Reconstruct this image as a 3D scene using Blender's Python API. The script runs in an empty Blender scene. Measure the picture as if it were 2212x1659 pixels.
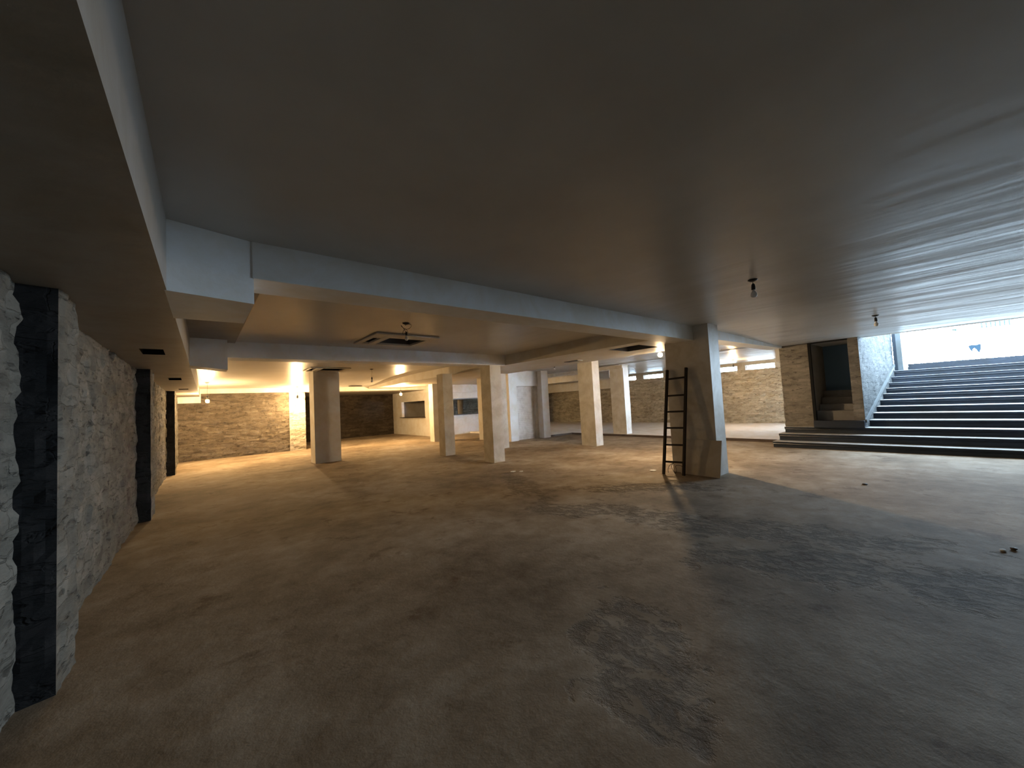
import bpy, bmesh, math, random
from mathutils import Vector, Matrix, noise
random.seed(7)
C = bpy.context.scene.collection
S = bpy.context.scene

# ------------------------------------------------------------------ camera
cam = bpy.data.objects.new('camera', bpy.data.cameras.new('camera'))
C.objects.link(cam); S.camera = cam
yaw, pit, rol, F = 0.697607583, 0.0492092461, -0.0519205092, 827.151419
fw = Vector((math.sin(yaw)*math.cos(pit), math.cos(yaw)*math.cos(pit), math.sin(pit)))
rt0 = Vector((math.cos(yaw), -math.sin(yaw), 0)); up0 = rt0.cross(fw)
rt = rt0*math.cos(rol) + up0*math.sin(rol); up = -rt0*math.sin(rol) + up0*math.cos(rol)
M = Matrix((rt, up, -fw)).transposed().to_4x4(); M.translation = Vector((0, 0, 1.5))
cam.matrix_world = M
cam.data.sensor_fit = 'HORIZONTAL'; cam.data.sensor_width = 36.0
cam.data.lens = 36.0*F/2212; cam.data.clip_start = 0.05; cam.data.clip_end = 300

# ------------------------------------------------------------------ light and exposure
w = bpy.data.worlds.new('daylight'); S.world = w; w.use_nodes = True
bg = w.node_tree.nodes['Background']
# overcast sky that is brightest low down, where pale sunlit surroundings add their light
SKY_HIGH, SKY_LOW = 14.0, 100.0
nt = w.node_tree; tc = nt.nodes.new('ShaderNodeTexCoord'); sx = nt.nodes.new('ShaderNodeSeparateXYZ')
nt.links.new(tc.outputs['Generated'], sx.inputs[0])
mr = nt.nodes.new('ShaderNodeMapRange'); mr.interpolation_type = 'SMOOTHSTEP'
nt.links.new(sx.outputs[2], mr.inputs[0])
for k_, v_ in ((1, 0.0), (2, 0.30), (3, SKY_LOW), (4, SKY_HIGH)): mr.inputs[k_].default_value = v_
nt.links.new(mr.outputs[0], bg.inputs[1]); bg.inputs[0].default_value = (0.60, 0.80, 1.0, 1)
BULB = 3200.0          # radiance of a lit bulb
S.view_settings.view_transform = 'Standard'; S.view_settings.look = 'None'
S.view_settings.exposure = 0.42; S.view_settings.gamma = 1.0
S.view_settings.use_curve_mapping = False
def portal(loc, rot, sx, sy):
    l = bpy.data.lights.new('sky_portal', 'AREA'); l.shape = 'RECTANGLE'; l.size = sx; l.size_y = sy
    l.cycles.is_portal = True
    o = bpy.data.objects.new('sky_portal', l); C.objects.link(o); o.location = loc; o.rotation_euler = rot
portal((15.6, -1.1, 3.15), (0, 0, 0), 6.6, 5.6)
portal((18.75, -1.1, 2.5), (0, math.pi/2, 0), 1.3, 5.6)

# ------------------------------------------------------------------ materials
def mat(name, col, rough=0.8, spec=0.3, emit=None, es=0, metal=0):
    m = bpy.data.materials.new(name); m.use_nodes = True
    b = m.node_tree.nodes['Principled BSDF']
    b.inputs['Base Color'].default_value = (*col, 1); b.inputs['Roughness'].default_value = rough
    b.inputs['Specular IOR Level'].default_value = spec; b.inputs['Metallic'].default_value = metal
    if emit:
        b.inputs['Emission Color'].default_value = (*emit, 1); b.inputs['Emission Strength'].default_value = es
    return m
def nd(m, t, **k):
    n = m.node_tree.nodes.new(t)
    for a, v in k.items(): setattr(n, a, v)
    return n
def lk(m, a, b): m.node_tree.links.new(a, b)
def coords(m, scale=(1, 1, 1), rot=(0, 0, 0)):
    t = nd(m, 'ShaderNodeTexCoord'); p = nd(m, 'ShaderNodeMapping')
    p.inputs['Scale'].default_value = scale; p.inputs['Rotation'].default_value = rot
    lk(m, t.outputs['Object'], p.inputs['Vector']); return p.outputs[0]
def nse(m, v, sc, det=4, rough=0.6, dist=0):
    n = nd(m, 'ShaderNodeTexNoise'); n.inputs['Scale'].default_value = sc; n.inputs['Detail'].default_value = det
    n.inputs['Roughness'].default_value = rough; n.inputs['Distortion'].default_value = dist
    lk(m, v, n.inputs['Vector']); return n.outputs[0]
def ramp(m, f, stops):
    r = nd(m, 'ShaderNodeValToRGB'); e = r.color_ramp.elements
    e[0].position, e[0].color = stops[0][0], (*stops[0][1], 1)
    e[1].position, e[1].color = stops[-1][0], (*stops[-1][1], 1)
    for p, c in stops[1:-1]:
        x = e.new(p); x.color = (*c, 1)
    lk(m, f, r.inputs[0]); return r.outputs[0]
def mth(m, op, a, b=None, clamp=False):
    n = nd(m, 'ShaderNodeMath', operation=op, use_clamp=clamp)
    for i, x in enumerate((a, b)):
        if x is None: continue
        if isinstance(x, (int, float)): n.inputs[i].default_value = x
        else: lk(m, x, n.inputs[i])
    return n.outputs[0]
def mix(m, f, a, b, bt='MIX'):
    n = nd(m, 'ShaderNodeMix', data_type='RGBA', blend_type=bt)
    if isinstance(f, (int, float)): n.inputs[0].default_value = f
    else: lk(m, f, n.inputs[0])
    for i, x in ((6, a), (7, b)):
        if isinstance(x, tuple): n.inputs[i].default_value = (*x, 1)
        else: lk(m, x, n.inputs[i])
    return n.outputs[2]
def bump(m, h, st, dist):
    n = nd(m, 'ShaderNodeBump'); n.inputs['Strength'].default_value = st; n.inputs['Distance'].default_value = dist
    lk(m, h, n.inputs['Height']); lk(m, n.outputs[0], m.node_tree.nodes['Principled BSDF'].inputs['Normal'])
def base(m, c): lk(m, c, m.node_tree.nodes['Principled BSDF'].inputs['Base Color'])

def plaster(name, col, dirt=0.25, rough=0.6, spec=0.25):
    m = mat(name, col, rough, spec); v = coords(m)
    f = nse(m, v, 2.2, 6, 0.65, 0.4)
    d = tuple(c*(1-dirt)*k for c, k in zip(col, (1, .95, .86)))
    base(m, ramp(m, f, [(0.35, d), (0.6, col)]))
    bump(m, nse(m, v, 9, 5, 0.6), 0.25, 0.01); return m
BEAMW = plaster('daylit_beam_paint', (0.84, 0.85, 0.85), 0.08)  # whiter and cooler than the plain plaster: caught daylight put into the colour
WHITE = plaster('white_plaster', (0.72, 0.71, 0.68), 0.12)
PILLAR = plaster('pillar_paint', (0.68, 0.66, 0.62), 0.22)
OLD = plaster('stained_paint', (0.62, 0.59, 0.52), 0.25)
# ceiling: painted board, wavy along Y near the stairs
def ceiling_mat():
    m = mat('ceiling_paint', (0.62, 0.61, 0.58), 0.33, 0.4)
    v = coords(m, (1.0, 0.16, 1.0), (0, 0, math.radians(-6)))
    n1 = nse(m, v, 1.7, 3, 0.5, 0.3); n2 = nse(m, v, 5.0, 2, 0.5)
    t = nd(m, 'ShaderNodeTexCoord'); sp = nd(m, 'ShaderNodeSeparateXYZ'); lk(m, t.outputs['Object'], sp.inputs[0])
    near = nd(m, 'ShaderNodeMapRange'); lk(m, sp.outputs[0], near.inputs[0])
    near.inputs[1].default_value = 3.0; near.inputs[2].default_value = 9.0
    near.inputs[3].default_value = 0.12; near.inputs[4].default_value = 1.0
    h = mth(m, 'ADD', n1, mth(m, 'MULTIPLY', n2, 0.25))
    h = mth(m, 'MULTIPLY', h, near.outputs[0])
    bump(m, h, 1.0, 0.06)
    v2 = coords(m); f = nse(m, v2, 0.8, 5, 0.6)
    base(m, ramp(m, f, [(0.3, (0.47, 0.455, 0.43)), (0.65, (0.57, 0.56, 0.535))]))
    return m
CEIL = ceiling_mat()
HATCHM = plaster('cream_moulding', (0.62, 0.60, 0.55), 0.1, 0.5, 0.3)
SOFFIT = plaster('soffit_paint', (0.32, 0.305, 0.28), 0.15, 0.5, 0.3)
def stone(name, light, mid, dark, axis='x', course=0.11, brickw=0.34, rough_=0.9, depth=0.03, mortar=(0.2, 0.18, 0.15)):
    """coursed rubble: wall runs along 'x' or 'y'"""
    m = mat(name, mid, rough_, 0.2)
    t = nd(m, 'ShaderNodeTexCoord'); sp = nd(m, 'ShaderNodeSeparateXYZ'); lk(m, t.outputs['Object'], sp.inputs[0])
    cb = nd(m, 'ShaderNodeCombineXYZ')
    lk(m, sp.outputs[0 if axis == 'x' else 1], cb.inputs[0]); lk(m, sp.outputs[2], cb.inputs[1])
    lk(m, sp.outputs[1 if axis == 'x' else 0], cb.inputs[2])
    n = nd(m, 'ShaderNodeTexNoise'); n.inputs['Scale'].default_value = 4.5; n.inputs['Detail'].default_value = 4
    lk(m, cb.outputs[0], n.inputs['Vector'])
    vm = nd(m, 'ShaderNodeVectorMath', operation='MULTIPLY_ADD')
    lk(m, n.outputs['Color'], vm.inputs[0]); vm.inputs[1].default_value = (0.3, 0.13, 0); lk(m, cb.outputs[0], vm.inputs[2])
    bk = nd(m, 'ShaderNodeTexBrick'); lk(m, vm.outputs[0], bk.inputs['Vector'])
    bk.inputs['Scale'].default_value = 1; bk.inputs['Brick Width'].default_value = brickw
    bk.inputs['Row Height'].default_value = course; bk.inputs['Mortar Size'].default_value = 0.008
    bk.inputs['Mortar Smooth'].default_value = 0.6; bk.inputs['Bias'].default_value = 0.0
    bk.inputs['Color1'].default_value = (0, 0, 0, 1); bk.inputs['Color2'].default_value = (1, 1, 1, 1)
    bk.inputs['Mortar'].default_value = (0.5, 0.5, 0.5, 1)
    mp = nd(m, 'ShaderNodeMapping'); mp.inputs['Scale'].default_value = (0.6, 1.7, 1); lk(m, cb.outputs[0], mp.inputs[0])
    f1 = nse(m, mp.outputs[0], 5, 8, 0.7, 0.5); f2 = nse(m, cb.outputs[0], 28, 4, 0.7)
    f = mth(m, 'ADD', mth(m, 'MULTIPLY', bk.outputs['Color'], 0.22), mth(m, 'MULTIPLY', f1, 0.9))
    f = mth(m, 'ADD', f, mth(m, 'MULTIPLY', f2, 0.15))
    col = ramp(m, f, [(0.3, dark), (0.58, mid), (0.9, light)])
    big = nse(m, cb.outputs[0], 0.9, 4, 0.6)
    col = mix(m, mth(m, 'MULTIPLY', ramp_bw(m, big, 0.45, 0.75), 0.45), col, dark)
    pits = nse(m, mp.outputs[0], 11, 3, 0.6, 0.6)
    col = mix(m, mth(m, 'MULTIPLY', ramp_bw(m, pits, 0.58, 0.70), 0.65), col, tuple(c*0.45 for c in dark))
    col = mix(m, mth(m, 'MULTIPLY', mth(m, 'MULTIPLY', bk.outputs['Fac'], ramp_bw(m, f1, 0.62, 0.4)), 0.5), col, mortar)
    base(m, col)
    h = mth(m, 'ADD', mth(m, 'MULTIPLY', mth(m, 'SUBTRACT', 1.0, bk.outputs['Fac']), 0.22), mth(m, 'MULTIPLY', f1, 1.0))
    h = mth(m, 'ADD', h, mth(m, 'MULTIPLY', bk.outputs['Color'], 0.4))
    h = mth(m, 'SUBTRACT', h, mth(m, 'MULTIPLY', ramp_bw(m, pits, 0.56, 0.72), 0.5))
    bump(m, h, 1.0, depth)
    return m
def ramp_bw(m, f, a, b):
    n = nd(m, 'ShaderNodeMapRange'); lk(m, f, n.inputs[0]); n.inputs[1].default_value = a; n.inputs[2].default_value = b
    return n.outputs[0]
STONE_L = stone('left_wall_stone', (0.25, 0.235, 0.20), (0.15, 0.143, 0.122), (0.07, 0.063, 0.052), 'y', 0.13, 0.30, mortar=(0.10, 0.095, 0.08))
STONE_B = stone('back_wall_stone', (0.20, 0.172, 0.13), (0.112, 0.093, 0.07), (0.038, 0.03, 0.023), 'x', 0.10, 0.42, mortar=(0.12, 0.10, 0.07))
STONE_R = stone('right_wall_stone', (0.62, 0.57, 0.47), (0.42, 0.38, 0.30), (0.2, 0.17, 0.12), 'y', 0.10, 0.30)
STONE_N = stone('dark_wall_stone', (0.10, 0.08, 0.06), (0.05, 0.04, 0.03), (0.018, 0.015, 0.012), 'x', 0.14, 0.5, mortar=(0.04, 0.03, 0.02))
STONE_K = stone('block_stone', (0.28, 0.25, 0.21), (0.175, 0.157, 0.13), (0.08, 0.07, 0.06), 'y', 0.10, 0.34, depth=0.02)
STONE_S = stone('stair_wall_brick', (0.13, 0.137, 0.137), (0.075, 0.082, 0.085), (0.025, 0.028, 0.03), 'x', 0.10, 0.24, depth=0.02, mortar=(0.03, 0.033, 0.036))
STONE_P = stone('pier_stone_shaded', (0.03, 0.028, 0.028), (0.018, 0.018, 0.018), (0.008, 0.008, 0.009), 'x', 0.16, 0.42, depth=0.02, mortar=(0.012, 0.012, 0.012))  # near-black colour puts shade into the front faces of the piers
def floor_mat():
    m = mat('dirty_concrete', (0.4, 0.35, 0.28), 0.82, 0.25); v = coords(m)
    f = nse(m, v, 0.55, 8, 0.62, 0.2); g = nse(m, v, 3.2, 8, 0.68, 0.0)
    c = ramp(m, mth(m, 'ADD', mth(m, 'MULTIPLY', f, 0.65), mth(m, 'MULTIPLY', g, 0.35)),
             [(0.36, (0.14, 0.10, 0.062)), (0.5, (0.275, 0.216, 0.152)), (0.64, (0.43, 0.365, 0.285))])
    # scattered scuffs, and scraped patches with a rough, dug-up surface
    t = nd(m, 'ShaderNodeTexCoord')
    g2 = nse(m, v, 1.7, 4, 0.6)
    def blob(x, y, rx, ry, ang, soft=0.35):
        p = nd(m, 'ShaderNodeMapping', vector_type='TEXTURE'); p.inputs['Location'].default_value = (x, y, 0)
        p.inputs['Rotation'].default_value = (0, 0, ang); p.inputs['Scale'].default_value = (rx, ry, 1)
        lk(m, t.outputs['Object'], p.inputs[0])
        l = nd(m, 'ShaderNodeVectorMath', operation='LENGTH')
        mul = nd(m, 'ShaderNodeVectorMath', operation='MULTIPLY'); mul.inputs[1].default_value = (1, 1, 0)
        lk(m, p.outputs[0], mul.inputs[0]); lk(m, mul.outputs[0], l.inputs[0])
        d = mth(m, 'ADD', l.outputs['Value'], mth(m, 'ADD', mth(m, 'MULTIPLY', mth(m, 'SUBTRACT', g, 0.5), 1.3), mth(m, 'MULTIPLY', mth(m, 'SUBTRACT', g2, 0.5), 2.4)))
        q = nd(m, 'ShaderNodeMapRange'); lk(m, d, q.inputs[0])
        q.inputs[1].default_value = 1.0; q.inputs[2].default_value = 1.0-soft; return q.outputs[0]
    k = None
    for a in BLOBS:
        b = blob(*a); k = b if k is None else mth(m, 'MAXIMUM', k, b)
    rough = nse(m, coords(m, (1.3, 0.8, 1), (0, 0, 0.7)), 8.0, 7, 0.72, 0.3)
    pits = ramp_bw(m, rough, 0.46, 0.62)
    pm = mth(m, 'MULTIPLY', k, pits)
    c = mix(m, mth(m, 'MULTIPLY', pm, 0.52), c, (0.12, 0.088, 0.06))
    c = mix(m, mth(m, 'MULTIPLY', k, 0.18), c, (0.22, 0.18, 0.13))
    sc = ramp_bw(m, nse(m, coords(m, (1, 1, 1), (0, 0, .5)), 2.3, 9, 0.72, 0.4), 0.56, 0.66)
    c = mix(m, mth(m, 'MULTIPLY', sc, 0.72), c, (0.115, 0.068, 0.036))
    base(m, c)
    h = mth(m, 'SUBTRACT', mth(m, 'MULTIPLY', g, 0.35), mth(m, 'MULTIPLY', pm, 0.9))
    bump(m, h, 0.9, 0.03); return m
BLOBS = [(2.0, 1.42, 0.62, 0.36, 0.9), (4.65, 1.65, 1.7, 0.42, -1.25), (3.95, 1.15, 0.8, 0.40, -1.1), (4.1, 3.5, 0.9, 0.35, -0.9),
         (4.6, 5.4, 1.3, 0.35, 1.2), (4.3, 0.1, 0.9, 0.35, -0.9), (5.8, 3.5, 1.1, 0.4, -0.9)]
FLOOR = floor_mat()
SLAB = plaster('dusty_screed', (0.80, 0.78, 0.77), 0.15, 0.75)
STEP = plaster('black_stone_step', (0.014, 0.020, 0.032), 0.4, 0.4, 0.4)  # blue in the base colour puts sky reflection into the black stone
TREAD = plaster('pale_tread', (0.42, 0.42, 0.42), 0.25, 0.6)  # paler grey for the upward faces of the steps
BLACK = mat('void_black', (0.012, 0.012, 0.012), 0.9, 0.1)
METAL = mat('galvanised_duct', (0.12, 0.12, 0.12), 0.5, 0.5, metal=0.6)
DARKW = plaster('dark_ladder_wood', (0.035, 0.028, 0.024), 0.4, 0.6)
BOARDM = plaster('grey_board', (0.64, 0.60, 0.54), 0.15, 0.7)
PLASTIC = mat('black_bakelite', (0.02, 0.02, 0.02), 0.4, 0.5)
GLASSY = mat('frosted_bulb', (0.85, 0.86, 0.86), 0.25, 0.5)
LIT = mat('lit_bulb', (1, 0.9, 0.7), 0.3, 0.3, (1.0, 0.64, 0.29), BULB)
LIT2 = mat('lit_bulb_paler', (1, 0.93, 0.8), 0.3, 0.3, (1.0, 0.72, 0.42), BULB*0.7)
LIT3 = mat('lit_bulb_faint', (1, 0.9, 0.7), 0.3, 0.3, (1.0, 0.64, 0.29), BULB*0.25)
OUTW = mat('pale_outdoor_paving', (0.8, 0.82, 0.82), 0.9, 0.1)
SILL = mat('dark_sill', (0.06, 0.045, 0.035), 0.4, 0.4)
POSTM = mat('dark_blue_steel', (0.02, 0.026, 0.035), 0.6, 0.2)
DARKROOM = plaster('light_damping_plaster', (0.06, 0.055, 0.05), 0.3, 0.8)  # near-black on the unseen rear wall, chosen to dim the floor nearby
GREYW = plaster('grey_stairwell_plaster', (0.22, 0.21, 0.20), 0.2, 0.7)

# ------------------------------------------------------------------ helpers
def obj(name, bm, m, parent=None, smooth=False, loc=None):
    me = bpy.data.meshes.new(name)
    if loc is not None: bmesh.ops.translate(bm, verts=bm.verts, vec=-Vector(loc))
    bmesh.ops.recalc_face_normals(bm, faces=bm.faces)
    bm.to_mesh(me); bm.free(); me.materials.append(m)
    if smooth:
        for p in me.polygons: p.use_smooth = True
    o = bpy.data.objects.new(name, me); C.objects.link(o)
    if loc is not None: o.location = loc
    if parent: o.parent = parent; o.location = Vector(loc or (0, 0, 0)) - (parent.location if loc is not None else Vector())
    return o
def box(bm, x0, x1, y0, y1, z0, z1, bev=0):
    r = bmesh.ops.create_cube(bm, size=1)
    for v in r['verts']:
        v.co = Vector(((x0+x1)/2+v.co.x*(x1-x0), (y0+y1)/2+v.co.y*(y1-y0), (z0+z1)/2+v.co.z*(z1-z0)))
    if bev:
        es = list({e for v in r['verts'] for e in v.link_edges})
        bmesh.ops.bevel(bm, geom=es, offset=bev, segments=2, affect='EDGES', profile=0.5)
    return r
def prism(bm, pts, z0, z1, zt=None):
    """polygon footprint extruded; zt optional list of bottom heights per vertex"""
    lo = [bm.verts.new((p[0], p[1], (z0 if zt is None else zt[i]))) for i, p in enumerate(pts)]
    hi = [bm.verts.new((p[0], p[1], z1)) for p in pts]
    n = len(pts)
    bm.faces.new(lo[::-1]); bm.faces.new(hi)
    for i in range(n): bm.faces.new((lo[i], lo[(i+1) % n], hi[(i+1) % n], hi[i]))
def tube(bm, pts, r, seg=8, r2=None):
    pts = [Vector(p) for p in pts]; rings = []
    for i, p in enumerate(pts):
        d = (pts[min(i+1, len(pts)-1)]-pts[max(i-1, 0)]).normalized()
        a = d.cross(Vector((0, 0, 1)) if abs(d.z) < 0.95 else Vector((1, 0, 0))).normalized(); b = d.cross(a)
        rr = r if r2 is None else r+(r2-r)*i/(len(pts)-1)
        rings.append([bm.verts.new(p+(a*math.cos(t)+b*math.sin(t))*rr) for t in [2*math.pi*k/seg for k in range(seg)]])
    for A, B in zip(rings, rings[1:]):
        for k in range(seg): bm.faces.new((A[k], A[(k+1) % seg], B[(k+1) % seg], B[k]))
    bm.faces.new(rings[0]); bm.faces.new(rings[-1][::-1])
def lathe(bm, prof, c, seg=20):
    rings = [[bm.verts.new((c[0]+r*math.cos(2*math.pi*k/seg), c[1]+r*math.sin(2*math.pi*k/seg), c[2]+z)) for k in range(seg)] for r, z in prof]
    for A, B in zip(rings, rings[1:]):
        for k in range(seg): bm.faces.new((A[k], A[(k+1) % seg], B[(k+1) % seg], B[k]))
    bm.faces.new(rings[0]); bm.faces.new(rings[-1])
def tag(o, label, cat, group=None):
    o['label'] = label; o['category'] = cat
    if group: o['group'] = group
    return o
def thing(name, label, cat, loc=(0, 0, 0), group=None):
    o = bpy.data.objects.new(name, None); C.objects.link(o); o.location = loc; o.empty_display_size = 0.1
    return tag(o, label, cat, group)
def struct(name, bm, m, **k):
    o = obj(name, bm, m, **k); o['kind'] = 'structure'; return o
def fbm(x, y, z, f=1.0):
    return noise.noise(Vector((x*f, y*f, z*f)))*0.6 + noise.noise(Vector((x*f*2.3+5, y*f*2.3, z*f*2.3)))*0.3 + noise.noise(Vector((x*f*5, y*f*5+9, z*f*5)))*0.15
def rough_sheet(bm, path, z0, z1, step, course, width, depth, seed=0, out=None):
    """wall sheet along a plan path (list of xy), stones pushed out course by course; the normal is to the right of travel"""
    P = [Vector((a, b)) for a, b in path]; cum = [0]
    for a, b in zip(P, P[1:]): cum.append(cum[-1]+(b-a).length)
    ss = set()
    for i in range(len(P)-1):
        n = max(1, round((cum[i+1]-cum[i])/step))
        for k in range(n+1): ss.add(round(cum[i]+(cum[i+1]-cum[i])*k/n, 5))
    ss = sorted(ss); nz = max(1, round((z1-z0)/step)); cols = []
    def at(s):
        for i in range(len(P)-1):
            if s <= cum[i+1]+1e-4:
                d = (P[i+1]-P[i]).normalized(); return P[i]+d*(s-cum[i]), Vector((d.y, -d.x)), min(s-cum[i], cum[i+1]-s)
    for s in ss:
        p, nrm, edge = at(s); col = []
        for k in range(nz+1):
            z = z0+(z1-z0)*k/nz
            row = math.floor((z+0.03*fbm(s, z, seed, 2))/course)
            h = random.Random(row*7919+seed).random()
            br = math.floor((s+h*width+0.05*fbm(s+9, z, seed, 3))/width)
            cell = random.Random(row*131+br*977+seed*31).random()
            o = depth*(cell-0.5) + depth*0.9*fbm(s, z, seed+3, 6)
            zz = z
            if 0 < k < nz: zz += 0.012*fbm(s, z, seed+8, 5)
            q = p+nrm*(o if 0 < s < cum[-1] else 0)
            col.append(bm.verts.new((q.x, q.y, zz)))
        cols.append(col)
    for A, B in zip(cols, cols[1:]):
        for k in range(nz): bm.faces.new((A[k], A[k+1], B[k+1], B[k]))
def sheet(bm, xs, ys, zf, holes=()):
    V = [[bm.verts.new((x, y, zf(x, y))) for y in ys] for x in xs]
    for i in range(len(xs)-1):
        for j in range(len(ys)-1):
            cx, cy = (xs[i]+xs[i+1])/2, (ys[j]+ys[j+1])/2
            if any(a < cx < b and c < cy < d for a, b, c, d in holes): continue
            bm.faces.new((V[i][j], V[i][j+1], V[i+1][j+1], V[i+1][j]))
    for v in [v for v in bm.verts if not v.link_faces]: bm.verts.remove(v)
def lin(a, b, step, extra=()):
    n = max(1, round((b-a)/step)); s = {round(a+(b-a)*i/n, 4) for i in range(n+1)} | {round(e, 4) for e in extra if a <= e <= b}
    s = sorted(s); out = [s[0]]
    for v in s[1:]:
        if v-out[-1] > 0.02 or v in [round(e, 4) for e in extra]:
            if v-out[-1] <= 0.02 and out[-1] not in [round(e, 4) for e in extra]: out.pop()
            out.append(v)
    return out
def sm(a, b, x):
    t = max(0, min(1, (x-a)/(b-a))); return t*t*(3-2*t)

# ------------------------------------------------------------------ shell
XW, ZC = -0.78, 2.765
bm = bmesh.new(); box(bm, -1.6, 19.2, -4.2, 23.2, -0.2, 0)
struct('floor', bm, FLOOR)
bm = bmesh.new(); prism(bm, [(12.68, 3.2), (19.0, 3.2), (19.0, 23.0), (11.5, 23), (11.45, 11.4), (12.68, 11.28)], 0.0, 0.075)
struct('floor_raised', bm, SLAB)

bm = bmesh.new(); prism(bm, [(12.655, 3.45), (12.68, 3.45), (12.68, 11.255), (11.42, 11.36), (11.42, 11.335), (12.655, 11.23)], 0.0, 0.078)
tag(obj('floor_kerb', bm, plaster('brown_kerb', (0.10, 0.075, 0.065), 0.3)), 'low dark brown kerb edging the raised pale floor', 'kerb')

def soff(y): return -0.186+0.0225*y
CAS = [(2.66, 3.34, 6.42, 7.10), (2.40, 2.53, 6.50, 7.10), (2.78, 3.46, 11.75, 12.55), (5.6, 6.2, 17.2, 17.5)]
CAS = [(2.66, 3.34, 6.42, 7.10), (2.40, 2.53, 6.50, 7.10), (2.85, 3.45, 11.75, 12.35), (2.60, 2.72, 11.75, 12.35)]
hx = [v for h in CAS for v in h[:2]]; hy = [v for h in CAS for v in h[2:]]
def zceil(x, y):
    z = ZC
    if y < 3.3 and x > 4:
        z -= 0.115*sm(7.5, 12.4, x)
        a = sm(3.2, 8.5, x)*0.013*(1-sm(2.6, 3.2, y))
        z += a*(noise.noise(Vector((x*1.9+0.12*y, y*0.22, 3)))+0.6*noise.noise(Vector((x*4.3+0.3*y, y*0.4, 8))))
    if y >= 3.4 and x > 8.3:
        z += 0.006*sm(8.3, 11, x)*(noise.noise(Vector((x*2.2, y*0.25, 5)))+0.6*noise.noise(Vector((x*4.6, y*0.4, 2))))
    if y > 13: z -= 0.17*sm(13, 18.0, y)
    return z
bm = bmesh.new()
sheet(bm, lin(-0.9, 12.45, 0.14, hx+[12.45]), lin(-4.1, 3.4, 0.14, [1.66]), zceil)
sheet(bm, lin(-0.9, 12.45, 0.15, hx), lin(3.4, 18.3, 0.3, hy), zceil, CAS)
sheet(bm, lin(12.45, 19, 0.15), lin(1.66, 18.3, 0.3), lambda x, y: zceil(x, y)-0.015 if y > 3.4 else 2.65)
struct('ceiling', bm, CEIL, smooth=True)
bm = bmesh.new(); box(bm, -1.6, 12.5, -4.2, 23.2, 3.05, 3.3); box(bm, 12.5, 19.2, 1.7, 23.2, 3.05, 3.3)
box(bm, 12.46, 12.6, -4.0, 1.62, 2.645, 3.06)
struct('ceiling_slab', bm, WHITE)
bm = bmesh.new(); box(bm, 3.0, 19, 18.3, 22.9, 2.40, 2.46)
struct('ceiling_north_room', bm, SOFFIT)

# left wall (rubble) with piers
wp = [(-0.80, -4.1), (-0.735, 3.36), (-0.71, 4.6), (-0.645, 8.0), (-0.60, 10.5), (-0.545, 14.1), (-0.47, 14.6), (-0.385, 18.3)]
bm = bmesh.new()
P = [(-0.86, -4.1), (-0.74, 3.2), (-0.71, 5.0), (-0.65, 8.0), (-0.60, 10.5), (-0.545, 14.1), (-0.44, 15.5), (-0.385, 18.3)]
rough_sheet(bm, P, 0, 2.33, 0.045, 0.13, 0.30, 0.03, 1)
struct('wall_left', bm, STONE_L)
bm = bmesh.new(); box(bm, -1.6, -1.0, -4.2, 23.2, 0, 3.06)
struct('wall_left_core', bm, WHITE)
PL = [([(-0.76, 3.36), (-0.598, 3.40), (-0.575, 3.76), (-0.76, 3.78)], 'rough stone pier nearest the camera on the left wall'),
      ([(-0.68, 8.06), (-0.492, 8.12), (-0.484, 8.75), (-0.68, 8.77)], 'middle stone pier of the left wall, dark front face and lit side'),
      ([(-0.60, 14.08), (-0.367, 14.14), (-0.345, 14.6), (-0.60, 14.62)], 'farthest stone pier of the left wall, edged with yellow lamp light')]
for pts, lab in PL:
    c = (sum(p[0] for p in pts)/4, sum(p[1] for p in pts)/4, 0)
    t = thing('wall_pier', lab, 'pier', c, 'stone piers along the left wall')
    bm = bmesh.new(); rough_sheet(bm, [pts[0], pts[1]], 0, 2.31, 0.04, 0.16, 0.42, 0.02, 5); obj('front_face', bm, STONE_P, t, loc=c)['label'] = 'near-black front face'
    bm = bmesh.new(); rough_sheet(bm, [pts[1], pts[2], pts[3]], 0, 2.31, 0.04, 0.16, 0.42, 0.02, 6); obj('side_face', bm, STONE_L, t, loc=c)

# other enclosing walls
bm = bmesh.new(); box(bm, -1.6, 19.2, -4.3, -4.1, 0, 3.3); struct('wall_south', bm, DARKROOM)
bm = bmesh.new(); rough_sheet(bm, [(-0.5, 18.1), (3.08, 18.1)], 0, 2.42, 0.07, 0.10, 0.42, 0.03, 11)
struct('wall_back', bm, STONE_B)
bm = bmesh.new(); box(bm, -1.0, 3.68, 18.2, 18.6, 0, 3.0); struct('wall_back_core', bm, STONE_B)
bm = bmesh.new(); rough_sheet(bm, [(3.08, 18.06), (3.68, 18.06), (3.68, 18.6)], 0, 2.42, 0.06, 0.12, 0.3, 0.03, 12)
tag(obj('wall_pier', bm, STONE_R), 'bright stone pier ending the far left stone wall, lit by the bare bulb before it', 'pier')  # paler stone than the wall beside it puts lamp light into the colour
bm = bmesh.new(); box(bm, -0.6, 0.25, 17.95, 18.2, 2.085, 2.80); box(bm, 0.25, 9.45, 18.0, 18.25, 2.42, 2.80)
tag(obj('ceiling_beam', bm, WHITE), 'white downstand band above the far left stone wall', 'beam')
bm = bmesh.new(); rough_sheet(bm, [(3.0, 22.6), (19, 22.6)], 0, 2.45, 0.12, 0.14, 0.5, 0.04, 13)
struct('wall_north', bm, STONE_N)
bm = bmesh.new(); box(bm, -1.6, 19.2, 22.8, 23.2, 0, 3.06); box(bm, 3.0, 3.12, 18.6, 22.8, 0, 3.0); struct('wall_north_core', bm, DARKROOM)

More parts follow.
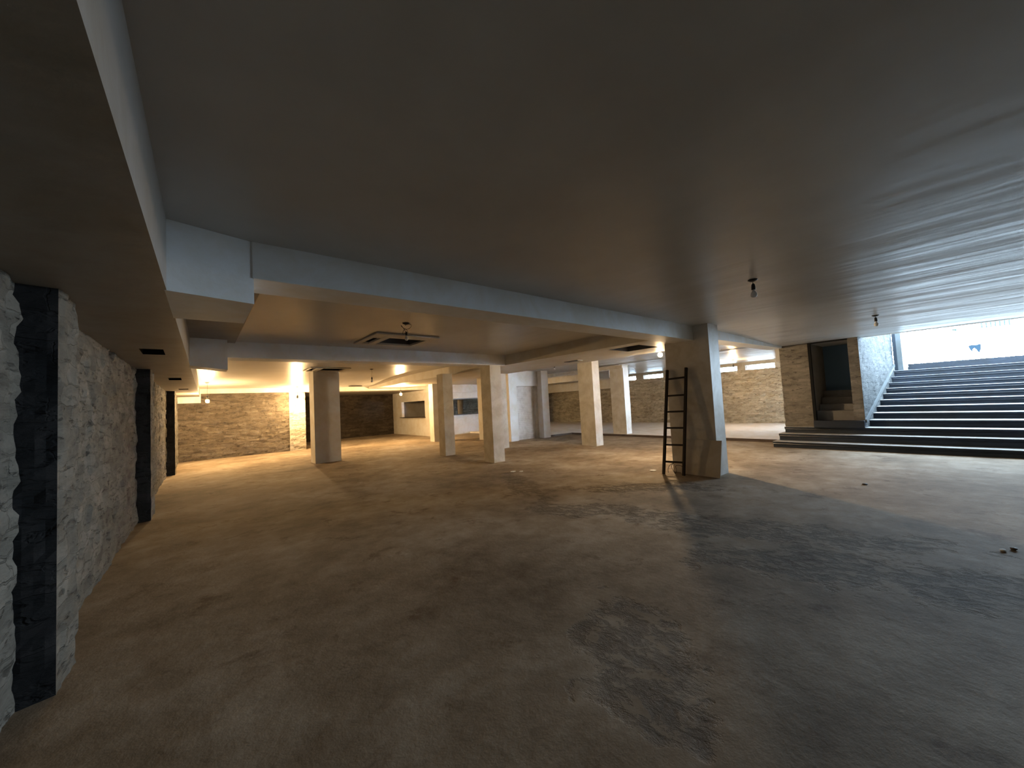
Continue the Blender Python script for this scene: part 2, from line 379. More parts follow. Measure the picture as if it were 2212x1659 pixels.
# far right stone wall with high windows
WIN = [(5.18, 6.29), (6.63, 7.74), (10.16, 11.27), (11.73, 12.4)]
bm = bmesh.new(); XF = 18.7
rough_sheet(bm, [(XF, 23), (XF, 3.0)], 0.0, 2.41, 0.09, 0.10, 0.30, 0.05, 17)
struct('wall_right', bm, STONE_R)
bm = bmesh.new(); box(bm, XF+0.05, 19.2, 3.0, 23.2, 0, 2.40); box(bm, XF+0.02, 19.2, 3.0, 23.2, 2.63, 3.06)
ys = [3.0]+[v for a in WIN for v in a]+[23.0]
for a, b in zip(ys[::2], ys[1::2]): box(bm, XF+0.02, 19.2, a, b, 2.40, 2.63)
struct('wall_right_core', bm, plaster('grey_render', (0.45, 0.43, 0.38), 0.3))
for i, (a, b) in enumerate(WIN):
    bm = bmesh.new()
    for q in ((a, b, 2.40, 2.42), (a, b, 2.61, 2.63)): box(bm, XF+0.1, XF+0.16, *q)
    for q in ((a, a+0.02, 2.42, 2.61), (b-0.02, b, 2.42, 2.61)): box(bm, XF+0.1, XF+0.16, *q)
    struct('window_%d' % (i+1), bm, WHITE)
bm = bmesh.new(); box(bm, XF-0.75, XF-0.02, 12.4, 22.6, 2.02, 2.62)
tag(obj('wall_duct', bm, WHITE), 'long boxed white duct high on the far stone wall, left of the windows', 'duct')
bm = bmesh.new(); box(bm, 14.6, 15.0, 10.5, 18.3, 2.42, 2.76)
tag(obj('ceiling_beam', bm, WHITE), 'white beam crossing above the raised floor, in front of the boxed duct', 'beam')

# soffit along the left wall
SV = [(-0.445, -0.245, 5.83, 6.32), (-0.347, -0.155, 9.70, 10.29), (-0.265, -0.07, 13.16, 13.52)]
bm = bmesh.new()
xs = [v for h in SV for v in h[:2]]; yy = [v for h in SV for v in h[2:]]
ylist = lin(-4.1, 18.1, 0.5, yy+[3.2, 4.0])
u = [0.0, 0.12, 0.25, 0.4, 0.6, 0.8, 1.0]
V = []
for y in ylist:
    sx = [-0.95, -0.8]+sorted(xs)
    V.append([bm.verts.new((min(x, soff(y)-0.003*(len(sx)-k)), y, 2.31)) for k, x in enumerate(sx)]+[bm.verts.new((soff(y), y, 2.31))])
for j in range(len(ylist)-1):
    for i in range(len(V[0])-1):
        cx = (V[j][i].co.x+V[j][i+1].co.x)/2; cy = (ylist[j]+ylist[j+1])/2
        if any(a < cx < b and c < cy < d for a, b, c, d in SV): continue
        bm.faces.new((V[j][i], V[j][i+1], V[j+1][i+1], V[j+1][i]))
top = [bm.verts.new((soff(y), y, 2.80)) for y in ylist]
for j in range(len(ylist)-1): bm.faces.new((V[j][-1], top[j], top[j+1], V[j+1][-1]))
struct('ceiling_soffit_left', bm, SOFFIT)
bm = bmesh.new(); prism(bm, [(soff(3.17)-0.01, 3.15), (0.352, 3.27), (0.352, 4.0), (soff(4)-0.01, 4.0)], 2.309, 2.79)
tag(obj('ceiling_bulkhead', bm, BEAMW), 'boxed white drop nearest the camera, where the beam meets the left soffit', 'bulkhead')
bm = bmesh.new(); prism(bm, [(-0.03, 7.47), (0.44, 7.5), (0.44, 7.85), (-0.03, 7.85)], 0, 2.79, [2.309, 2.255, 2.255, 2.309])
tag(obj('ceiling_bulkhead', bm, BEAMW), 'second boxed drop farther along the left soffit, grey and in shade', 'bulkhead')
bm = bmesh.new(); prism(bm, [(soff(4)-0.01, 4.0), (0.53, 4.0), (0.56, 7.8), (-0.02, 7.8)], 2.735, 2.80)  # thin strip just under the ceiling, in the darker soffit colour
tag(obj('ceiling_strip', bm, SOFFIT), 'shallow darker strip of ceiling between the two boxed drops', 'ceiling panel')

# beams
bm = bmesh.new(); box(bm, 0.34, 7.4, 3.26, 3.66, 2.495, 2.79, 0.006)
tag(obj('ceiling_beam', bm, BEAMW), 'long pale blue-lit beam running from the left boxed drop to the ladder pillar', 'beam')
bm = bmesh.new(); prism(bm, [(7.4, 3.24), (12.4, 3.2), (12.4, 3.55), (7.4, 3.6)], 0, 2.79, [2.565, 2.60, 2.60, 2.565])
tag(obj('ceiling_beam', bm, BEAMW), 'thinner beam running right from the ladder pillar to the stone stair block', 'beam')
bm = bmesh.new(); box(bm, 0.42, 6.36, 7.82, 8.25, 2.492, 2.79, 0.006)
tag(obj('ceiling_beam', bm, BEAMW), 'shaded beam between the square ceiling hatch and the wide pillar', 'beam')
bm = bmesh.new()
BV = [(6.68, 7.42, 4.07, 4.80)]
sheet(bm, lin(6.35, 8.25, 0.3, [6.68, 7.42]), lin(3.60, 18.1, 0.6, [4.07, 4.80]), lambda x, y: 2.5, BV)
for xx in (6.35, 8.25):
    q = [bm.verts.new(p) for p in ((xx, 3.6, 2.5), (xx, 18.1, 2.5), (xx, 18.1, 2.8), (xx, 3.6, 2.8))]; bm.faces.new(q)
bmesh.ops.remove_doubles(bm, verts=bm.verts, dist=0.0005)
tag(obj('ceiling_bulkhead', bm, HATCHM), 'wide flat dropped ceiling band running back from the ladder pillar over the paired pillars', 'bulkhead')
bm = bmesh.new(); box(bm, 12.8, 13.2, 8.6, 18.2, 2.62, 2.79)
tag(obj('ceiling_beam', bm, PILLAR), 'short beam end above the far pillar standing on the raised floor', 'beam')
bm = bmesh.new(); box(bm, 13.6, XF, 3.3, 3.72, 2.32, 2.79)
tag(obj('ceiling_beam', bm, WHITE), 'white beam end just left of the stone stair block top', 'beam')

# pillars
def pillar(x0, x1, y0, y1, z1, lab, m=PILLAR, z0=0, taper=0.0):
    bm = bmesh.new(); box(bm, x0, x1, y0, y1, z0, z1)
    bmesh.ops.subdivide_edges(bm, edges=bm.edges, cuts=11, use_grid_fill=True)
    for v in bm.verts:
        if z0+0.01 < v.co.z < z1-0.01:
            v.co.x += 0.003*fbm(v.co.x, v.co.y, v.co.z, 2); v.co.y += 0.003*fbm(v.co.x+7, v.co.y, v.co.z, 2)
    o = obj('pillar', bm, m, loc=((x0+x1)/2, (y0+y1)/2, z0)); return tag(o, lab, 'pillar', 'square pillars')
pillar(7.21, 7.63, 2.985, 3.83, 2.77, 'largest and nearest white pillar, with a ladder leaning on it')
pillar(2.79, 3.52, 12.55, 13.1, 2.76, 'wide plain pillar left of centre, below the ceiling cassette', WHITE)
pillar(5.88, 6.22, 10.30, 10.66, 2.5, 'narrow stained pillar with a yellow streak, behind and left of the corner pillar', OLD)
pillar(5.87, 6.22, 7.86, 8.28, 2.5, 'grubby pillar standing where two beams meet at centre', OLD)
pillar(7.75, 8.19, 10.08, 10.55, 2.5, 'pillar mostly hidden directly behind the grubby centre pillar', OLD)
pillar(8.0, 8.30, 14.92, 15.3, 2.5, 'far bright cream pillar beside the serving hatches', WHITE)
pillar(9.75, 10.10, 7.65, 8.24, 2.77, 'slim cream pillar between the recessed white doorway and the raised floor pillar', OLD)
pillar(12.83, 13.18, 8.58, 9.2, 2.65, 'mauve-grey pillar standing on the raised floor', PILLAR, 0.075)
pillar(9.42, 9.75, 21.6, 22.3, 2.42, 'white pilaster at the far end of the serving hatch wall', WHITE)

# room with recessed white doorway
bm = bmesh.new()
box(bm, 9.46, 9.86, 11.5, 13.64, 0, 2.77); box(bm, 9.86, 11.06, 11.5, 13.64, 2.15, 2.77)
box(bm, 9.86, 11.06, 11.9, 13.64, 0, 2.15); box(bm, 11.06, 11.38, 11.62, 13.64, 0, 2.77)
struct('wall_partition', bm, WHITE)
pillar(11.02, 11.40, 11.27, 11.63, 2.77, 'white pilaster at the right edge of the recessed white doorway', BEAMW)
def shutter_mat():
    m = mat('painted_courses', (0.66, 0.63, 0.59), 0.7, 0.2); v = coords(m)
    wv = nd(m, 'ShaderNodeTexWave', bands_direction='Z'); wv.inputs['Scale'].default_value = 4.2; wv.inputs['Distortion'].default_value = 1.2
    wv.inputs['Detail'].default_value = 3; lk(m, v, wv.inputs[0])
    base(m, ramp(m, nse(m, v, 4, 6), [(0.35, (0.54, 0.50, 0.46)), (0.6, (0.68, 0.65, 0.61))]))
    bump(m, mth(m, 'POWER', wv.outputs[1], 0.3), 0.6, 0.008); return m
t = bpy.data.objects.new('door_2', None); C.objects.link(t); t['kind'] = 'structure'
bm = bmesh.new(); box(bm, 9.86, 11.06, 11.66, 11.72, 0.0, 2.15); obj('panel', bm, shutter_mat(), t)
bm = bmesh.new(); box(bm, 10.90, 11.06, 11.55, 11.66, 0.0, 2.15); obj('jamb', bm, OLD, t)

# serving hatch walls
def wall_y(x0, x1, ya, yb, ha, hb, z0, z1, zt):   # wall along Y with one hole
    bm = bmesh.new(); box(bm, x0, x1, ya, ha, 0, zt); box(bm, x0, x1, hb, yb, 0, zt)
    box(bm, x0, x1, ha, hb, 0, z0); box(bm, x0, x1, ha, hb, z1, zt); return bm
struct('wall_hatch', wall_y(9.40, 9.55, 17.5, 22.6, 18.45, 21.35, 0.99, 1.86, 2.6), WHITE)
bm = bmesh.new(); box(bm, 9.40, 10.1, 17.4, 17.55, 0, 2.6); box(bm, 12.35, 14.2, 17.4, 17.55, 0, 2.6)
box(bm, 10.1, 12.35, 17.4, 17.55, 0, 1.03); box(bm, 10.1, 12.35, 17.4, 17.55, 1.88, 2.6)
struct('wall_counter', bm, WHITE)
bm = bmesh.new(); box(bm, 9.34, 14.2, 17.25, 17.4, 2.2, 2.75); box(bm, 9.30, 9.4, 17.25, 22.3, 2.26, 2.75)
struct('trim_1', bm, WHITE)
for q, lab in (((9.28, 9.62, 18.40, 21.40, 0.965, 0.995), 'dark sill of the left serving hatch'),
               ((10.05, 12.4, 17.28, 17.62, 1.0, 1.035), 'dark counter ledge of the right serving hatch')):
    bm = bmesh.new(); box(bm, *q, 0.005); tag(obj('hatch_sill', bm, SILL), lab, 'sill', 'hatch sills')
bm = bmesh.new(); box(bm, 10.1, 12.35, 17.42, 17.54, 1.83, 1.88); struct('trim_2', bm, SILL)
bm = bmesh.new(); lathe(bm, [(0.16, 0), (0.16, 2.4)], (12.12, 19.3, 0), 24)
tag(obj('round_pillar', bm, WHITE), 'round white pillar seen through the right serving hatch', 'pillar')
bm = bmesh.new(); rough_sheet(bm, [(10.6, 22.2), (18.5, 22.2)], 0, 2.40, 0.12, 0.14, 0.5, 0.04, 23); struct('wall_kitchen', bm, STONE_R)
bm = bmesh.new(); box(bm, 10.6, 10.7, 19.5, 22.3, 0, 2.4); box(bm, 9.6, 10.6, 21.5, 21.6, 0, 2.4); struct('wall_kitchen_side', bm, GREYW)

# ------------------------------------------------------------------ stairs
ex = [0, -.1164, -.0986, -.0836, -.0683, -.0547, -.0424, -.0302, -.0192, -.009]
XS = [11.6, 11.92, 12.22]+[12.22+0.42*i for i in range(1, 10)]
ZS = [0.15, 0.325, 0.48, 0.635, 0.782, 0.925, 1.075, 1.224, 1.367, 1.512, 1.68, 1.86]
def treads(o):
    o.data.materials.append(TREAD)
    for p in o.data.polygons:
        if p.normal.z > 0.6: p.material_index = 1
st = thing('staircase', 'wide black stone staircase rising to the daylight on the right', 'staircase', (11.6, 0, 0))
def wy(x): return 1.66-(x-12.25)*0.0635
YL = [3.40, 3.34, 3.28]
for i in range(12):
    x0 = XS[i]; x1 = XS[i+1]+0.06 if i < 11 else 17.0
    bm = bmesh.new(); z = ZS[i]; zb = 0 if i == 0 else ZS[i-1]-0.02
    n = 0.028
    yl = YL[i] if i < 3 else wy(x0)+0.02
    prof = [(x0+n, zb), (x0+n*1.2, z-0.075), (x0+0.004, z-0.065), (x0+0.012, z-0.045), (x0, z-0.035), (x0, z-0.006), (x0+0.006, z), (x1 if i >= 3 else 12.6, z), (x1 if i >= 3 else 12.6, zb)]
    n_ = len(prof); A = [bm.verts.new((px, -3.9, pz)) for px, pz in prof]
    B = [bm.verts.new((px, yl-(px-x0)*0.2 if px < x0+0.1 and i < 3 else (yl if i < 3 else wy(px)+0.02), pz)) for px, pz in prof]
    bm.faces.new(A); bm.faces.new(B[::-1])
    for k in range(n_): bm.faces.new((A[k], B[k], B[(k+1) % n_], A[(k+1) % n_]))
    treads(obj('step', bm, STEP, st, loc=(11.6, 0, 0)))
for x0, z, yl in ((17.0, 1.97, 1.2), (17.4, 2.074, 1.22)):
    bm = bmesh.new(); box(bm, x0, x0+0.6, -3.9, yl, z-0.13, z); treads(obj('step', bm, STEP, st, loc=(11.6, 0, 0)))
bm = bmesh.new(); box(bm, 12.6, 16.2, -4.1, 1.3, -0.1, 0.1); prism(bm, [(12.7, -3.9), (17.9, -3.9), (17.9, 1.2), (12.7, 1.2)], 0, 0.1); struct('floor_stair_base', bm, BLACK)
bm = bmesh.new(); box(bm, 18.0, 60, -30, 2.95, 1.9, 2.0); box(bm, 19.25, 60, 2.95, 40, 1.9, 2.0); box(bm, 16.6, 18.6, 1.2, 2.9, 1.4, 1.86)
struct('floor_courtyard', bm, OUTW)
bm = bmesh.new(); box(bm, 11.0, 19.2, -4.2, -3.9, 0, 3.8); struct('wall_stair_right', bm, STONE_S)
# stair side wall, string and posts
bm = bmesh.new()
pts = [(12.30, 1.657), (16.05, wy(16.05))]
rough_sheet(bm, [(16.05, wy(16.05)), (12.28, 1.657)][::-1], 0.3, 3.9, 0.07, 0.10, 0.24, 0.012, 31)
struct('wall_stair_left', bm, STONE_S)
bm = bmesh.new(); prism(bm, [(12.32, 1.70), (16.05, wy(16.05)+0.045), (16.05, wy(16.05)+0.25), (12.32, 1.84)], 0.3, 3.9); struct('wall_stair_core', bm, WHITE)
bm = bmesh.new()
a = [(12.27, 0.60), (12.27, 0.67), (16.0, 2.05), (16.0, 1.98)]
lo = [bm.verts.new((x, wy(x)-0.035, z)) for x, z in a]; hi = [bm.verts.new((x, wy(x)+0.01, z)) for x, z in a]
bm.faces.new(lo); bm.faces.new(hi[::-1])
for k in range(4): bm.faces.new((lo[k], hi[k], hi[(k+1) % 4], lo[(k+1) % 4]))
struct('trim_3', bm, plaster('grey_string', (0.10, 0.115, 0.125), 0.15))
bm = bmesh.new(); box(bm, 16.05, 16.15, 1.335, 1.41, 1.864, 3.9)
tag(obj('door_post', bm, POSTM), 'dark blue-grey upright post at the head of the stairs', 'post')
bm = bmesh.new(); box(bm, 16.08, 16.4, 1.225, 1.335, 1.864, 3.9)
tag(obj('pilaster', bm, plaster('grey_blue_render', (0.10, 0.115, 0.125), 0.15)), 'pale pilaster beside the dark post at the head of the stairs', 'pilaster')

# block with the dark doorway
bm = bmesh.new(); rough_sheet(bm, [(12.30, 2.625), (12.30, 3.27), (13.6, 3.27)][::-1], 0.47, 2.66, 0.05, 0.10, 0.34, 0.014, 41)
struct('wall_stair_block', bm, STONE_K)
bm = bmesh.new(); box(bm, 12.34, 16.0, 2.66, 3.23, 0.482, 2.75); struct('wall_stair_block_core', bm, GREYW)
bm = bmesh.new(); rough_sheet(bm, [(12.29, 1.855), (12.29, 1.66)][::-1], 0.47, 2.66, 0.05, 0.10, 0.34, 0.01, 42)
box(bm, 12.30, 12.7, 1.68, 1.85, 0.47, 2.66); struct('wall_door_jamb', bm, STONE_K)
t = bpy.data.objects.new('door_1', None); C.objects.link(t); t['kind'] = 'structure'
bm = bmesh.new(); box(bm, 12.27, 12.36, 2.585, 2.64, 0.62, 2.66); box(bm, 12.27, 12.36, 1.85, 2.585, 2.62, 2.66); obj('door_frame', bm, BLACK, t)
bm = bmesh.new(); box(bm, 12.13, 12.4, 1.655, 2.62, 0.48, 0.648, 0.008)
tag(obj('door_sill', bm, STEP), 'black stone threshold block below the dark doorway', 'threshold')
si = thing('inner_staircase', 'narrow grey steps climbing inside the dark doorway', 'staircase', (12.7, 2.2, 0.6))
for x0, z0, z1 in ((12.7, 0.5, 0.87), (13.0, 0.85, 1.03), (13.3, 1.0, 1.205), (13.6, 1.18, 1.38)):
    bm = bmesh.new(); box(bm, x0, x0+0.45, 1.86, 2.65, z0, z1, 0.006); obj('step', bm, GREYW, si, loc=(12.7, 2.2, 0.6))
bm = bmesh.new(); box(bm, 14.0, 14.1, 1.7, 2.7, 0.4, 2.75); struct('wall_stairwell_back', bm, mat('navy_stairwell_wall', (0.12, 0.2, 0.3), 0.7, 0.2))  # one even navy base colour
bm = bmesh.new(); box(bm, 12.36, 14.0, 1.85, 2.66, 0.47, 0.60); struct('floor_stairwell', bm, GREYW)

# outdoors
rl = thing('railing', 'pale palisade railing seen beyond the stair opening', 'railing', (19.0, -0.6, 2.0))
PALE = mat('pale_green_paint', (0.02, 0.035, 0.035), 0.5, 0.3)
for i in range(7):
    y = -0.36-i*0.088
    bm = bmesh.new(); box(bm, 18.98, 19.01, y-0.016, y+0.016, 3.07+0.0*i, 3.6); obj('bar', bm, PALE, rl, loc=(19.0, -0.6, 2.0))
bm = bmesh.new(); box(bm, 19.01, 19.03, -0.92, -0.3, 3.2, 3.225); obj('rail', bm, PALE, rl, loc=(19.0, -0.6, 2.0))
bm = bmesh.new(); box(bm, 18.97, 19.05, -0.96, -0.92, 2.0, 3.7); obj('post', bm, OUTW, rl, loc=(19.0, -0.6, 2.0))
CL = mat('blue_grey_cloth', (0.02, 0.035, 0.05), 0.9, 0.1)
bm = bmesh.new()
pts = [(-0.042, 2.545), (-0.08, 2.575), (-0.2, 2.57), (-0.29, 2.59), (-0.305, 2.56), (-0.295, 2.43), (-0.25, 2.30), (-0.2, 2.42), (-0.165, 2.475), (-0.13, 2.44), (-0.11, 2.36), (-0.075, 2.44)]
lo = [bm.verts.new((19.0, y, z)) for y, z in pts]; hi = [bm.verts.new((19.05, y, z)) for y, z in pts]
bm.faces.new(lo); bm.faces.new(hi[::-1])
for k in range(len(pts)): bm.faces.new((lo[k], hi[k], hi[(k+1) % len(pts)], lo[(k+1) % len(pts)]))
tag(obj('hanging_cloth', bm, CL), 'small blue-grey two-tailed shape against the white daylight above the stairs', 'cloth')
LF = mat('dark_leaf', (0.02, 0.05, 0.04), 0.7, 0.2)
bm = bmesh.new()
def leaf(y, z, r, a=0):
    ring = [bm.verts.new((19.0+random.uniform(-.02, .02), y+r*math.cos(t)*(1+a), z+r*0.7*math.sin(t)+0.25*r*math.cos(t)*(-a))) for t in [k*math.pi/4 for k in range(8)]]
    bm.faces.new(ring)
leaf(0.22, 3.125, 0.035, 0.6); leaf(0.175, 3.105, 0.03, 0.3); leaf(0.586, 3.123, 0.018)
for i in range(22): leaf(random.uniform(-0.2, 0.7), 3.16+random.uniform(-0.015, 0.06), random.uniform(.006, .013))
o = tag(obj('overhanging_foliage', bm, LF), 'sparse leaves hanging at the top edge of the stair opening', 'foliage'); 

# ------------------------------------------------------------------ ladder, board, cable
lad = thing('ladder', 'dark wooden ladder leaning on the largest white pillar', 'ladder', (6.9, 3.65, 0))
Lb, Lt = Vector((6.854, 3.841, 0)), Vector((7.165, 3.785, 1.985))
Rb, Rt = Vector((6.913, 3.483, 0)), Vector((7.165, 3.410, 1.995))
def bar(bm, a, b, w_, d_):
    a, b = Vector(a), Vector(b); d = (b-a).normalized(); s = Vector((0, 1, 0)) if abs(d.z) > .5 else Vector((0, 0, 1))
    s = (s-d*s.dot(d)).normalized(); n = d.cross(s); vs = []
    for p in (a, b):
        for i, j in ((-1, -1), (1, -1), (1, 1), (-1, 1)): vs.append(bm.verts.new(p+s*i*w_/2+n*j*d_/2))
    bm.faces.new(vs[3::-1]); bm.faces.new(vs[4:])
    for k in range(4): bm.faces.new((vs[k], vs[(k+1) % 4], vs[4+(k+1) % 4], vs[4+k]))
    bmesh.ops.bevel(bm, geom=list(bm.edges), offset=0.004, segments=1, affect='EDGES')
for a, b in ((Lb, Lt), (Rb, Rt)):
    bm = bmesh.new(); bar(bm, a+Vector((0, 0, 0.004)), b, 0.042, 0.055); obj('rail', bm, DARKW, lad, loc=(6.9, 3.65, 0))
for yl, yr in ((820, 815), (856.7, 854), (891.4, 890), (926, 926), (961.8, 963), (997.5, 1000)):
    tl, tr = (1024.5-yl)/(1024.5-799), (1028-yr)/(1028-794)
    # height along the rail grows a little faster than the picture height
    a, b = Lb.lerp(Lt, tl), Rb.lerp(Rt, tr)
    bm = bmesh.new(); bar(bm, a, b, 0.034, 0.03); obj('rung', bm, DARKW, lad, loc=(6.9, 3.65, 0))
bm = bmesh.new()
q = [Vector((7.10, 3.62, 0.002)), Vector((7.046, 2.893, 0.002)), Vector((7.195, 2.882, 0.637)), Vector((7.195, 3.60, 0.632))]
n = (q[1]-q[0]).cross(q[2]-q[1]).normalized()*0.014
lo = [bm.verts.new(v) for v in q]; hi = [bm.verts.new(v-n if n.x > 0 else v+n) for v in q]
bm.faces.new(lo); bm.faces.new(hi[::-1])
for k in range(4): bm.faces.new((lo[k], hi[k], hi[(k+1) % 4], lo[(k+1) % 4]))
tag(obj('board', bm, BOARDM), 'grey sheet of board leaning on the foot of the ladder pillar', 'board')
bm = bmesh.new()
pp = []
for i in range(60):
    t = i/59; pp.append((6.93+0.05*math.sin(9*t)+0.02, 3.80-0.30*t+0.03*math.sin(21*t), 0.02+0.2*abs(math.sin(6.5*t))*(1-0.3*t)))
tube(bm, pp, 0.005, 6); tag(obj('cable', bm, PLASTIC), 'thin black cable tangled at the foot of the ladder', 'cable')

# ------------------------------------------------------------------ hatches and vents in the ceiling
def frame_bm(x0, x1, y0, y1, z, wd, th):
    bm = bmesh.new()
    for q in ((x0-wd, x1+wd, y0-wd, y0), (x0-wd, x1+wd, y1, y1+wd), (x0-wd, x0, y0, y1), (x1, x1+wd, y0, y1)):
        box(bm, *q, z-th, z+0.004, 0.003)
    return bm
def cavity(name, x0, x1, y0, y1, z, h, parent, m):
    bm = bmesh.new()
    for q in ((x0, x1, y0, y1, z+h, z+h+0.01), (x0-0.01, x0, y0, y1, z, z+h), (x1, x1+0.01, y0, y1, z, z+h), (x0, x1, y0-0.01, y0, z, z+h), (x0, x1, y1, y1+0.01, z, z+h)):
        box(bm, *q)
    return obj(name, bm, m, parent)
v = thing('ceiling_cassette', 'open square ceiling hatch with a moulded cream frame and an unlit bulb before it', 'ceiling hatch')
obj('frame', frame_bm(2.40, 3.38, 6.20, 7.18, 2.755, 0.09, 0.02), HATCHM, v)
bm = bmesh.new(); box(bm, 2.535, 2.655, 6.2, 7.18, 2.735, 2.77, 0.004); box(bm, 3.345, 3.385, 6.2, 7.18, 2.735, 2.77, 0.004)
box(bm, 2.655, 3.345, 6.2, 6.415, 2.735, 2.77, 0.004); box(bm, 2.655, 3.345, 7.105, 7.18, 2.735, 2.77, 0.004)
box(bm, 2.39, 2.535, 6.2, 6.495, 2.735, 2.77, 0.004); box(bm, 2.39, 2.535, 7.105, 7.18, 2.735, 2.77, 0.004); obj('inner_panel', bm, HATCHM, v)
cavity('opening', 2.66, 3.34, 6.42, 7.10, 2.77, 0.22, v, METAL); cavity('slot', 2.40, 2.53, 6.50, 7.10, 2.77, 0.2, v, BLACK)
v = thing('ceiling_cassette', 'square ceiling cassette above the wide plain pillar', 'ceiling hatch')
obj('frame', frame_bm(2.56, 3.52, 11.6, 12.42, 2.762, 0.06, 0.025), HATCHM, v)
cavity('opening', 2.85, 3.45, 11.75, 12.35, 2.77, 0.2, v, BLACK); cavity('slot', 2.60, 2.72, 11.75, 12.35, 2.77, 0.2, v, BLACK)
for a_, b_ in ((2.72, 2.85), (3.45, 3.52)):
    bm = bmesh.new(); box(bm, a_, b_, 11.6, 12.42, 2.735, 2.77, 0.004); obj('inner_panel', bm, HATCHM, v)
for h, lab in zip(SV, ('black rectangular hole in the left soffit, nearest the camera', 'black hole in the left soffit, second from the camera', 'black hole in the left soffit, farthest from the camera')):
    bm = bmesh.new()
    v = thing('vent_opening', lab, 'vent', ((h[0]+h[1])/2, (h[2]+h[3])/2, 2.31), 'holes in the left soffit')
    x0, x1, y0, y1 = h
    for q in ((x0, x1, y0, y1, 2.48, 2.49), (x0-0.01, x0, y0, y1, 2.312, 2.48), (x1, x1+0.01, y0, y1, 2.312, 2.48), (x0, x1, y0-0.01, y0, 2.312, 2.48), (x0, x1, y1, y1+0.01, 2.312, 2.48)): box(bm, *q)
    obj('opening', bm, BLACK, v, loc=tuple(v.location))
v = thing('ceiling_hatch', 'large dark opening in the dropped ceiling left of the ladder pillar', 'ceiling hatch')
cavity('opening', 6.68, 7.42, 4.07, 4.80, 2.502, 0.22, v, METAL)
bm = bmesh.new(); box(bm, 7.50, 7.70, 6.32, 6.78, 2.488, 2.501, 0.002)
tag(obj('linear_vent', bm, METAL), 'narrow dark vent in the dropped ceiling behind the grubby centre pillar', 'vent')
bm = bmesh.new(); box(bm, 5.25, 5.75, 17.1, 17.35, 2.575, 2.60, 0.002)
tag(obj('linear_vent', bm, SILL), 'thin dark slot vent on the far ceiling right of the wide plain pillar', 'vent')

# ------------------------------------------------------------------ bulbs
BP = [(0.0075, 0), (0.013, -0.004), (0.0135, -0.02), (0.018, -0.032), (0.027, -0.047), (0.0325, -0.064), (0.032, -0.08), (0.026, -0.094), (0.014, -0.103), (0.003, -0.106)]
bulb_me = {}
def hanging_bulb(x, y, zc, zb, lit, lab, wire=None, scale=1.0):
    """zb: centre of the glass"""
    t = thing('hanging_bulb', lab, 'light bulb', (x, y, zc), 'bare bulbs hanging from the ceiling')
    L = (x, y, zc); zt = zb+0.065*scale
    bm = bmesh.new(); lathe(bm, [(0.05, 0.0), (0.05, -0.008), (0.03, -0.02), (0.006, -0.026)], L, 20); obj('canopy', bm, PLASTIC if not lit else SOFFIT, t, True, L)
    bm = bmesh.new(); z_s = zt+0.055*scale
    pts = wire or [(x, y, zc-0.02), (x+0.006, y, (zc*0.6+z_s*0.4)), (x-0.006, y, (zc*0.3+z_s*0.7)), (x, y, z_s)]
    tube(bm, pts, 0.0035, 6); obj('cord', bm, PLASTIC, t, True, L)
    bm = bmesh.new(); lathe(bm, [(0.008*scale, 0.06*scale), (0.017*scale, 0.05*scale), (0.021*scale, 0.02*scale), (0.022*scale, -0.012*scale), (0.018*scale, -0.014*scale)], (x, y, zt), 18); obj('socket', bm, PLASTIC, t, True, L)
    bm = bmesh.new(); lathe(bm, [(r*scale, (z+0.004)*scale) for r, z in BP], (x, y, zt-0.004), 22); o = obj('bulb', bm, (LIT3 if x > 12 else LIT2 if x > 8 else LIT) if lit else GLASSY, t, True, L)
    if lit:                                   # added unlit neck, cuts the light thrown up at the ceiling
        o.data.materials.append(GLASSY)
        for p in o.data.polygons:
            if p.center.z+zc > zt-0.040*scale: p.material_index = 1
hanging_bulb(0.385, 15.75, 2.66, 2.07, True, 'lit bulb hanging near the left soffit before the far stone wall', scale=1.5)  # lit globes are enlarged, glare put into their size
hanging_bulb(3.26, 17.35, 2.61, 2.065, True, 'lit bulb hanging in front of the bright stone pier left of the wide plain pillar', scale=1.5)
hanging_bulb(7.12, 16.2, 2.5, 2.15, True, 'lit bulb hanging in front of the left serving hatch', scale=1.5)
hanging_bulb(8.72, 4.76, 2.765, 2.485, True, 'lit bulb glowing close to the left edge of the ladder pillar', scale=1.5)
hanging_bulb(16.5, 5.96, 2.75, 2.39, True, 'lit bulb over the raised floor, in front of the high windows', scale=1.5)
hanging_bulb(4.25, 11.75, 2.765, 2.39, False, 'unlit bulb hanging right of the wide plain pillar')
loop = [(2.45, 5.3, 2.745)]
for i in range(40):
    t = i/39; loop.append((2.45+0.10*math.sin(11*t)*(1-t*.6)-0.03*t, 5.3+0.03*math.cos(9*t), 2.735-0.115*t+0.035*math.sin(17*t)))
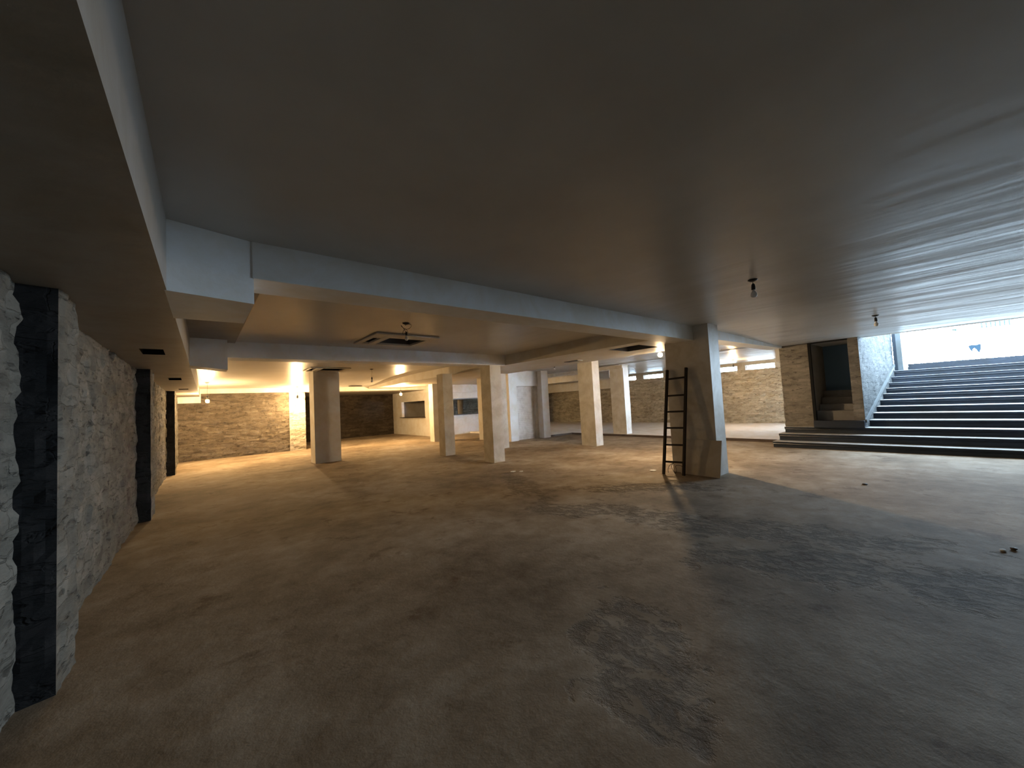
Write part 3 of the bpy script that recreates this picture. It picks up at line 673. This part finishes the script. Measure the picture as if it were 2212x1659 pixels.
loop.append((2.45, 5.3, 2.60))
hanging_bulb(2.45, 5.3, 2.765, 2.535, False, 'unlit bulb with a tangled cord in front of the open ceiling hatch', loop, 0.8)
hanging_bulb(4.94, 1.51, zceil(4.94, 1.51), 2.595, False, 'unlit bulb on the main ceiling above and right of the ladder pillar')
hanging_bulb(9.40, 1.0, zceil(9.4, 1.0), 2.565, False, 'unlit bulb on the main ceiling near the stair opening')
hanging_bulb(10.25, 9.75, 2.765, 2.66, False, 'small unlit bulb high behind the dropped ceiling, above the white pilaster')

# ------------------------------------------------------------------ debris on the floor
PAPER = mat('white_scrap', (0.85, 0.85, 0.82), 0.8, 0.2); GRIT = plaster('brown_crumb', (0.12, 0.09, 0.06), 0.4)
def chip(x, y, r, m, name, lab, cat, flat=0.35, z=0.0):
    bm = bmesh.new(); bmesh.ops.create_icosphere(bm, subdivisions=2, radius=r)
    for v in bm.verts:
        k = 1+0.45*fbm(v.co.x*30+x*9, v.co.y*30, v.co.z*30+y*9, 1); v.co = Vector((v.co.x*k*1.3, v.co.y*k, v.co.z*k*flat))
    mn = min(v.co.z for v in bm.verts)
    for v in bm.verts: v.co.z -= mn
    o = obj(name, bm, m); o.location = (x, y, z); return tag(o, lab, cat)
chip(5.35, 6.50, 0.05, PAPER, 'paper_scrap', 'white scrap on the floor before the grubby centre pillar', 'scrap', 0.2)
chip(5.48, 6.38, 0.04, PAPER, 'paper_scrap', 'smaller white scrap just right of the scrap by the centre pillar', 'scrap', 0.2)
chip(7.06, 4.18, 0.06, PAPER, 'paper_scrap', 'white scrap on the floor left of the ladder foot', 'scrap', 0.15)
chip(7.74, 1.12, 0.035, GRIT, 'rubble_lump', 'small dark lump on the floor between the ladder pillar and the stairs', 'rubble')
chip(5.37, -0.08, 0.022, PAPER, 'plaster_chip', 'pale chip on the dark floor at the right edge of the view', 'rubble', 0.4)
chip(5.465, -0.139, 0.022, GRIT, 'rubble_lump', 'dark lump beside the pale chip at the right edge', 'rubble', 0.5)
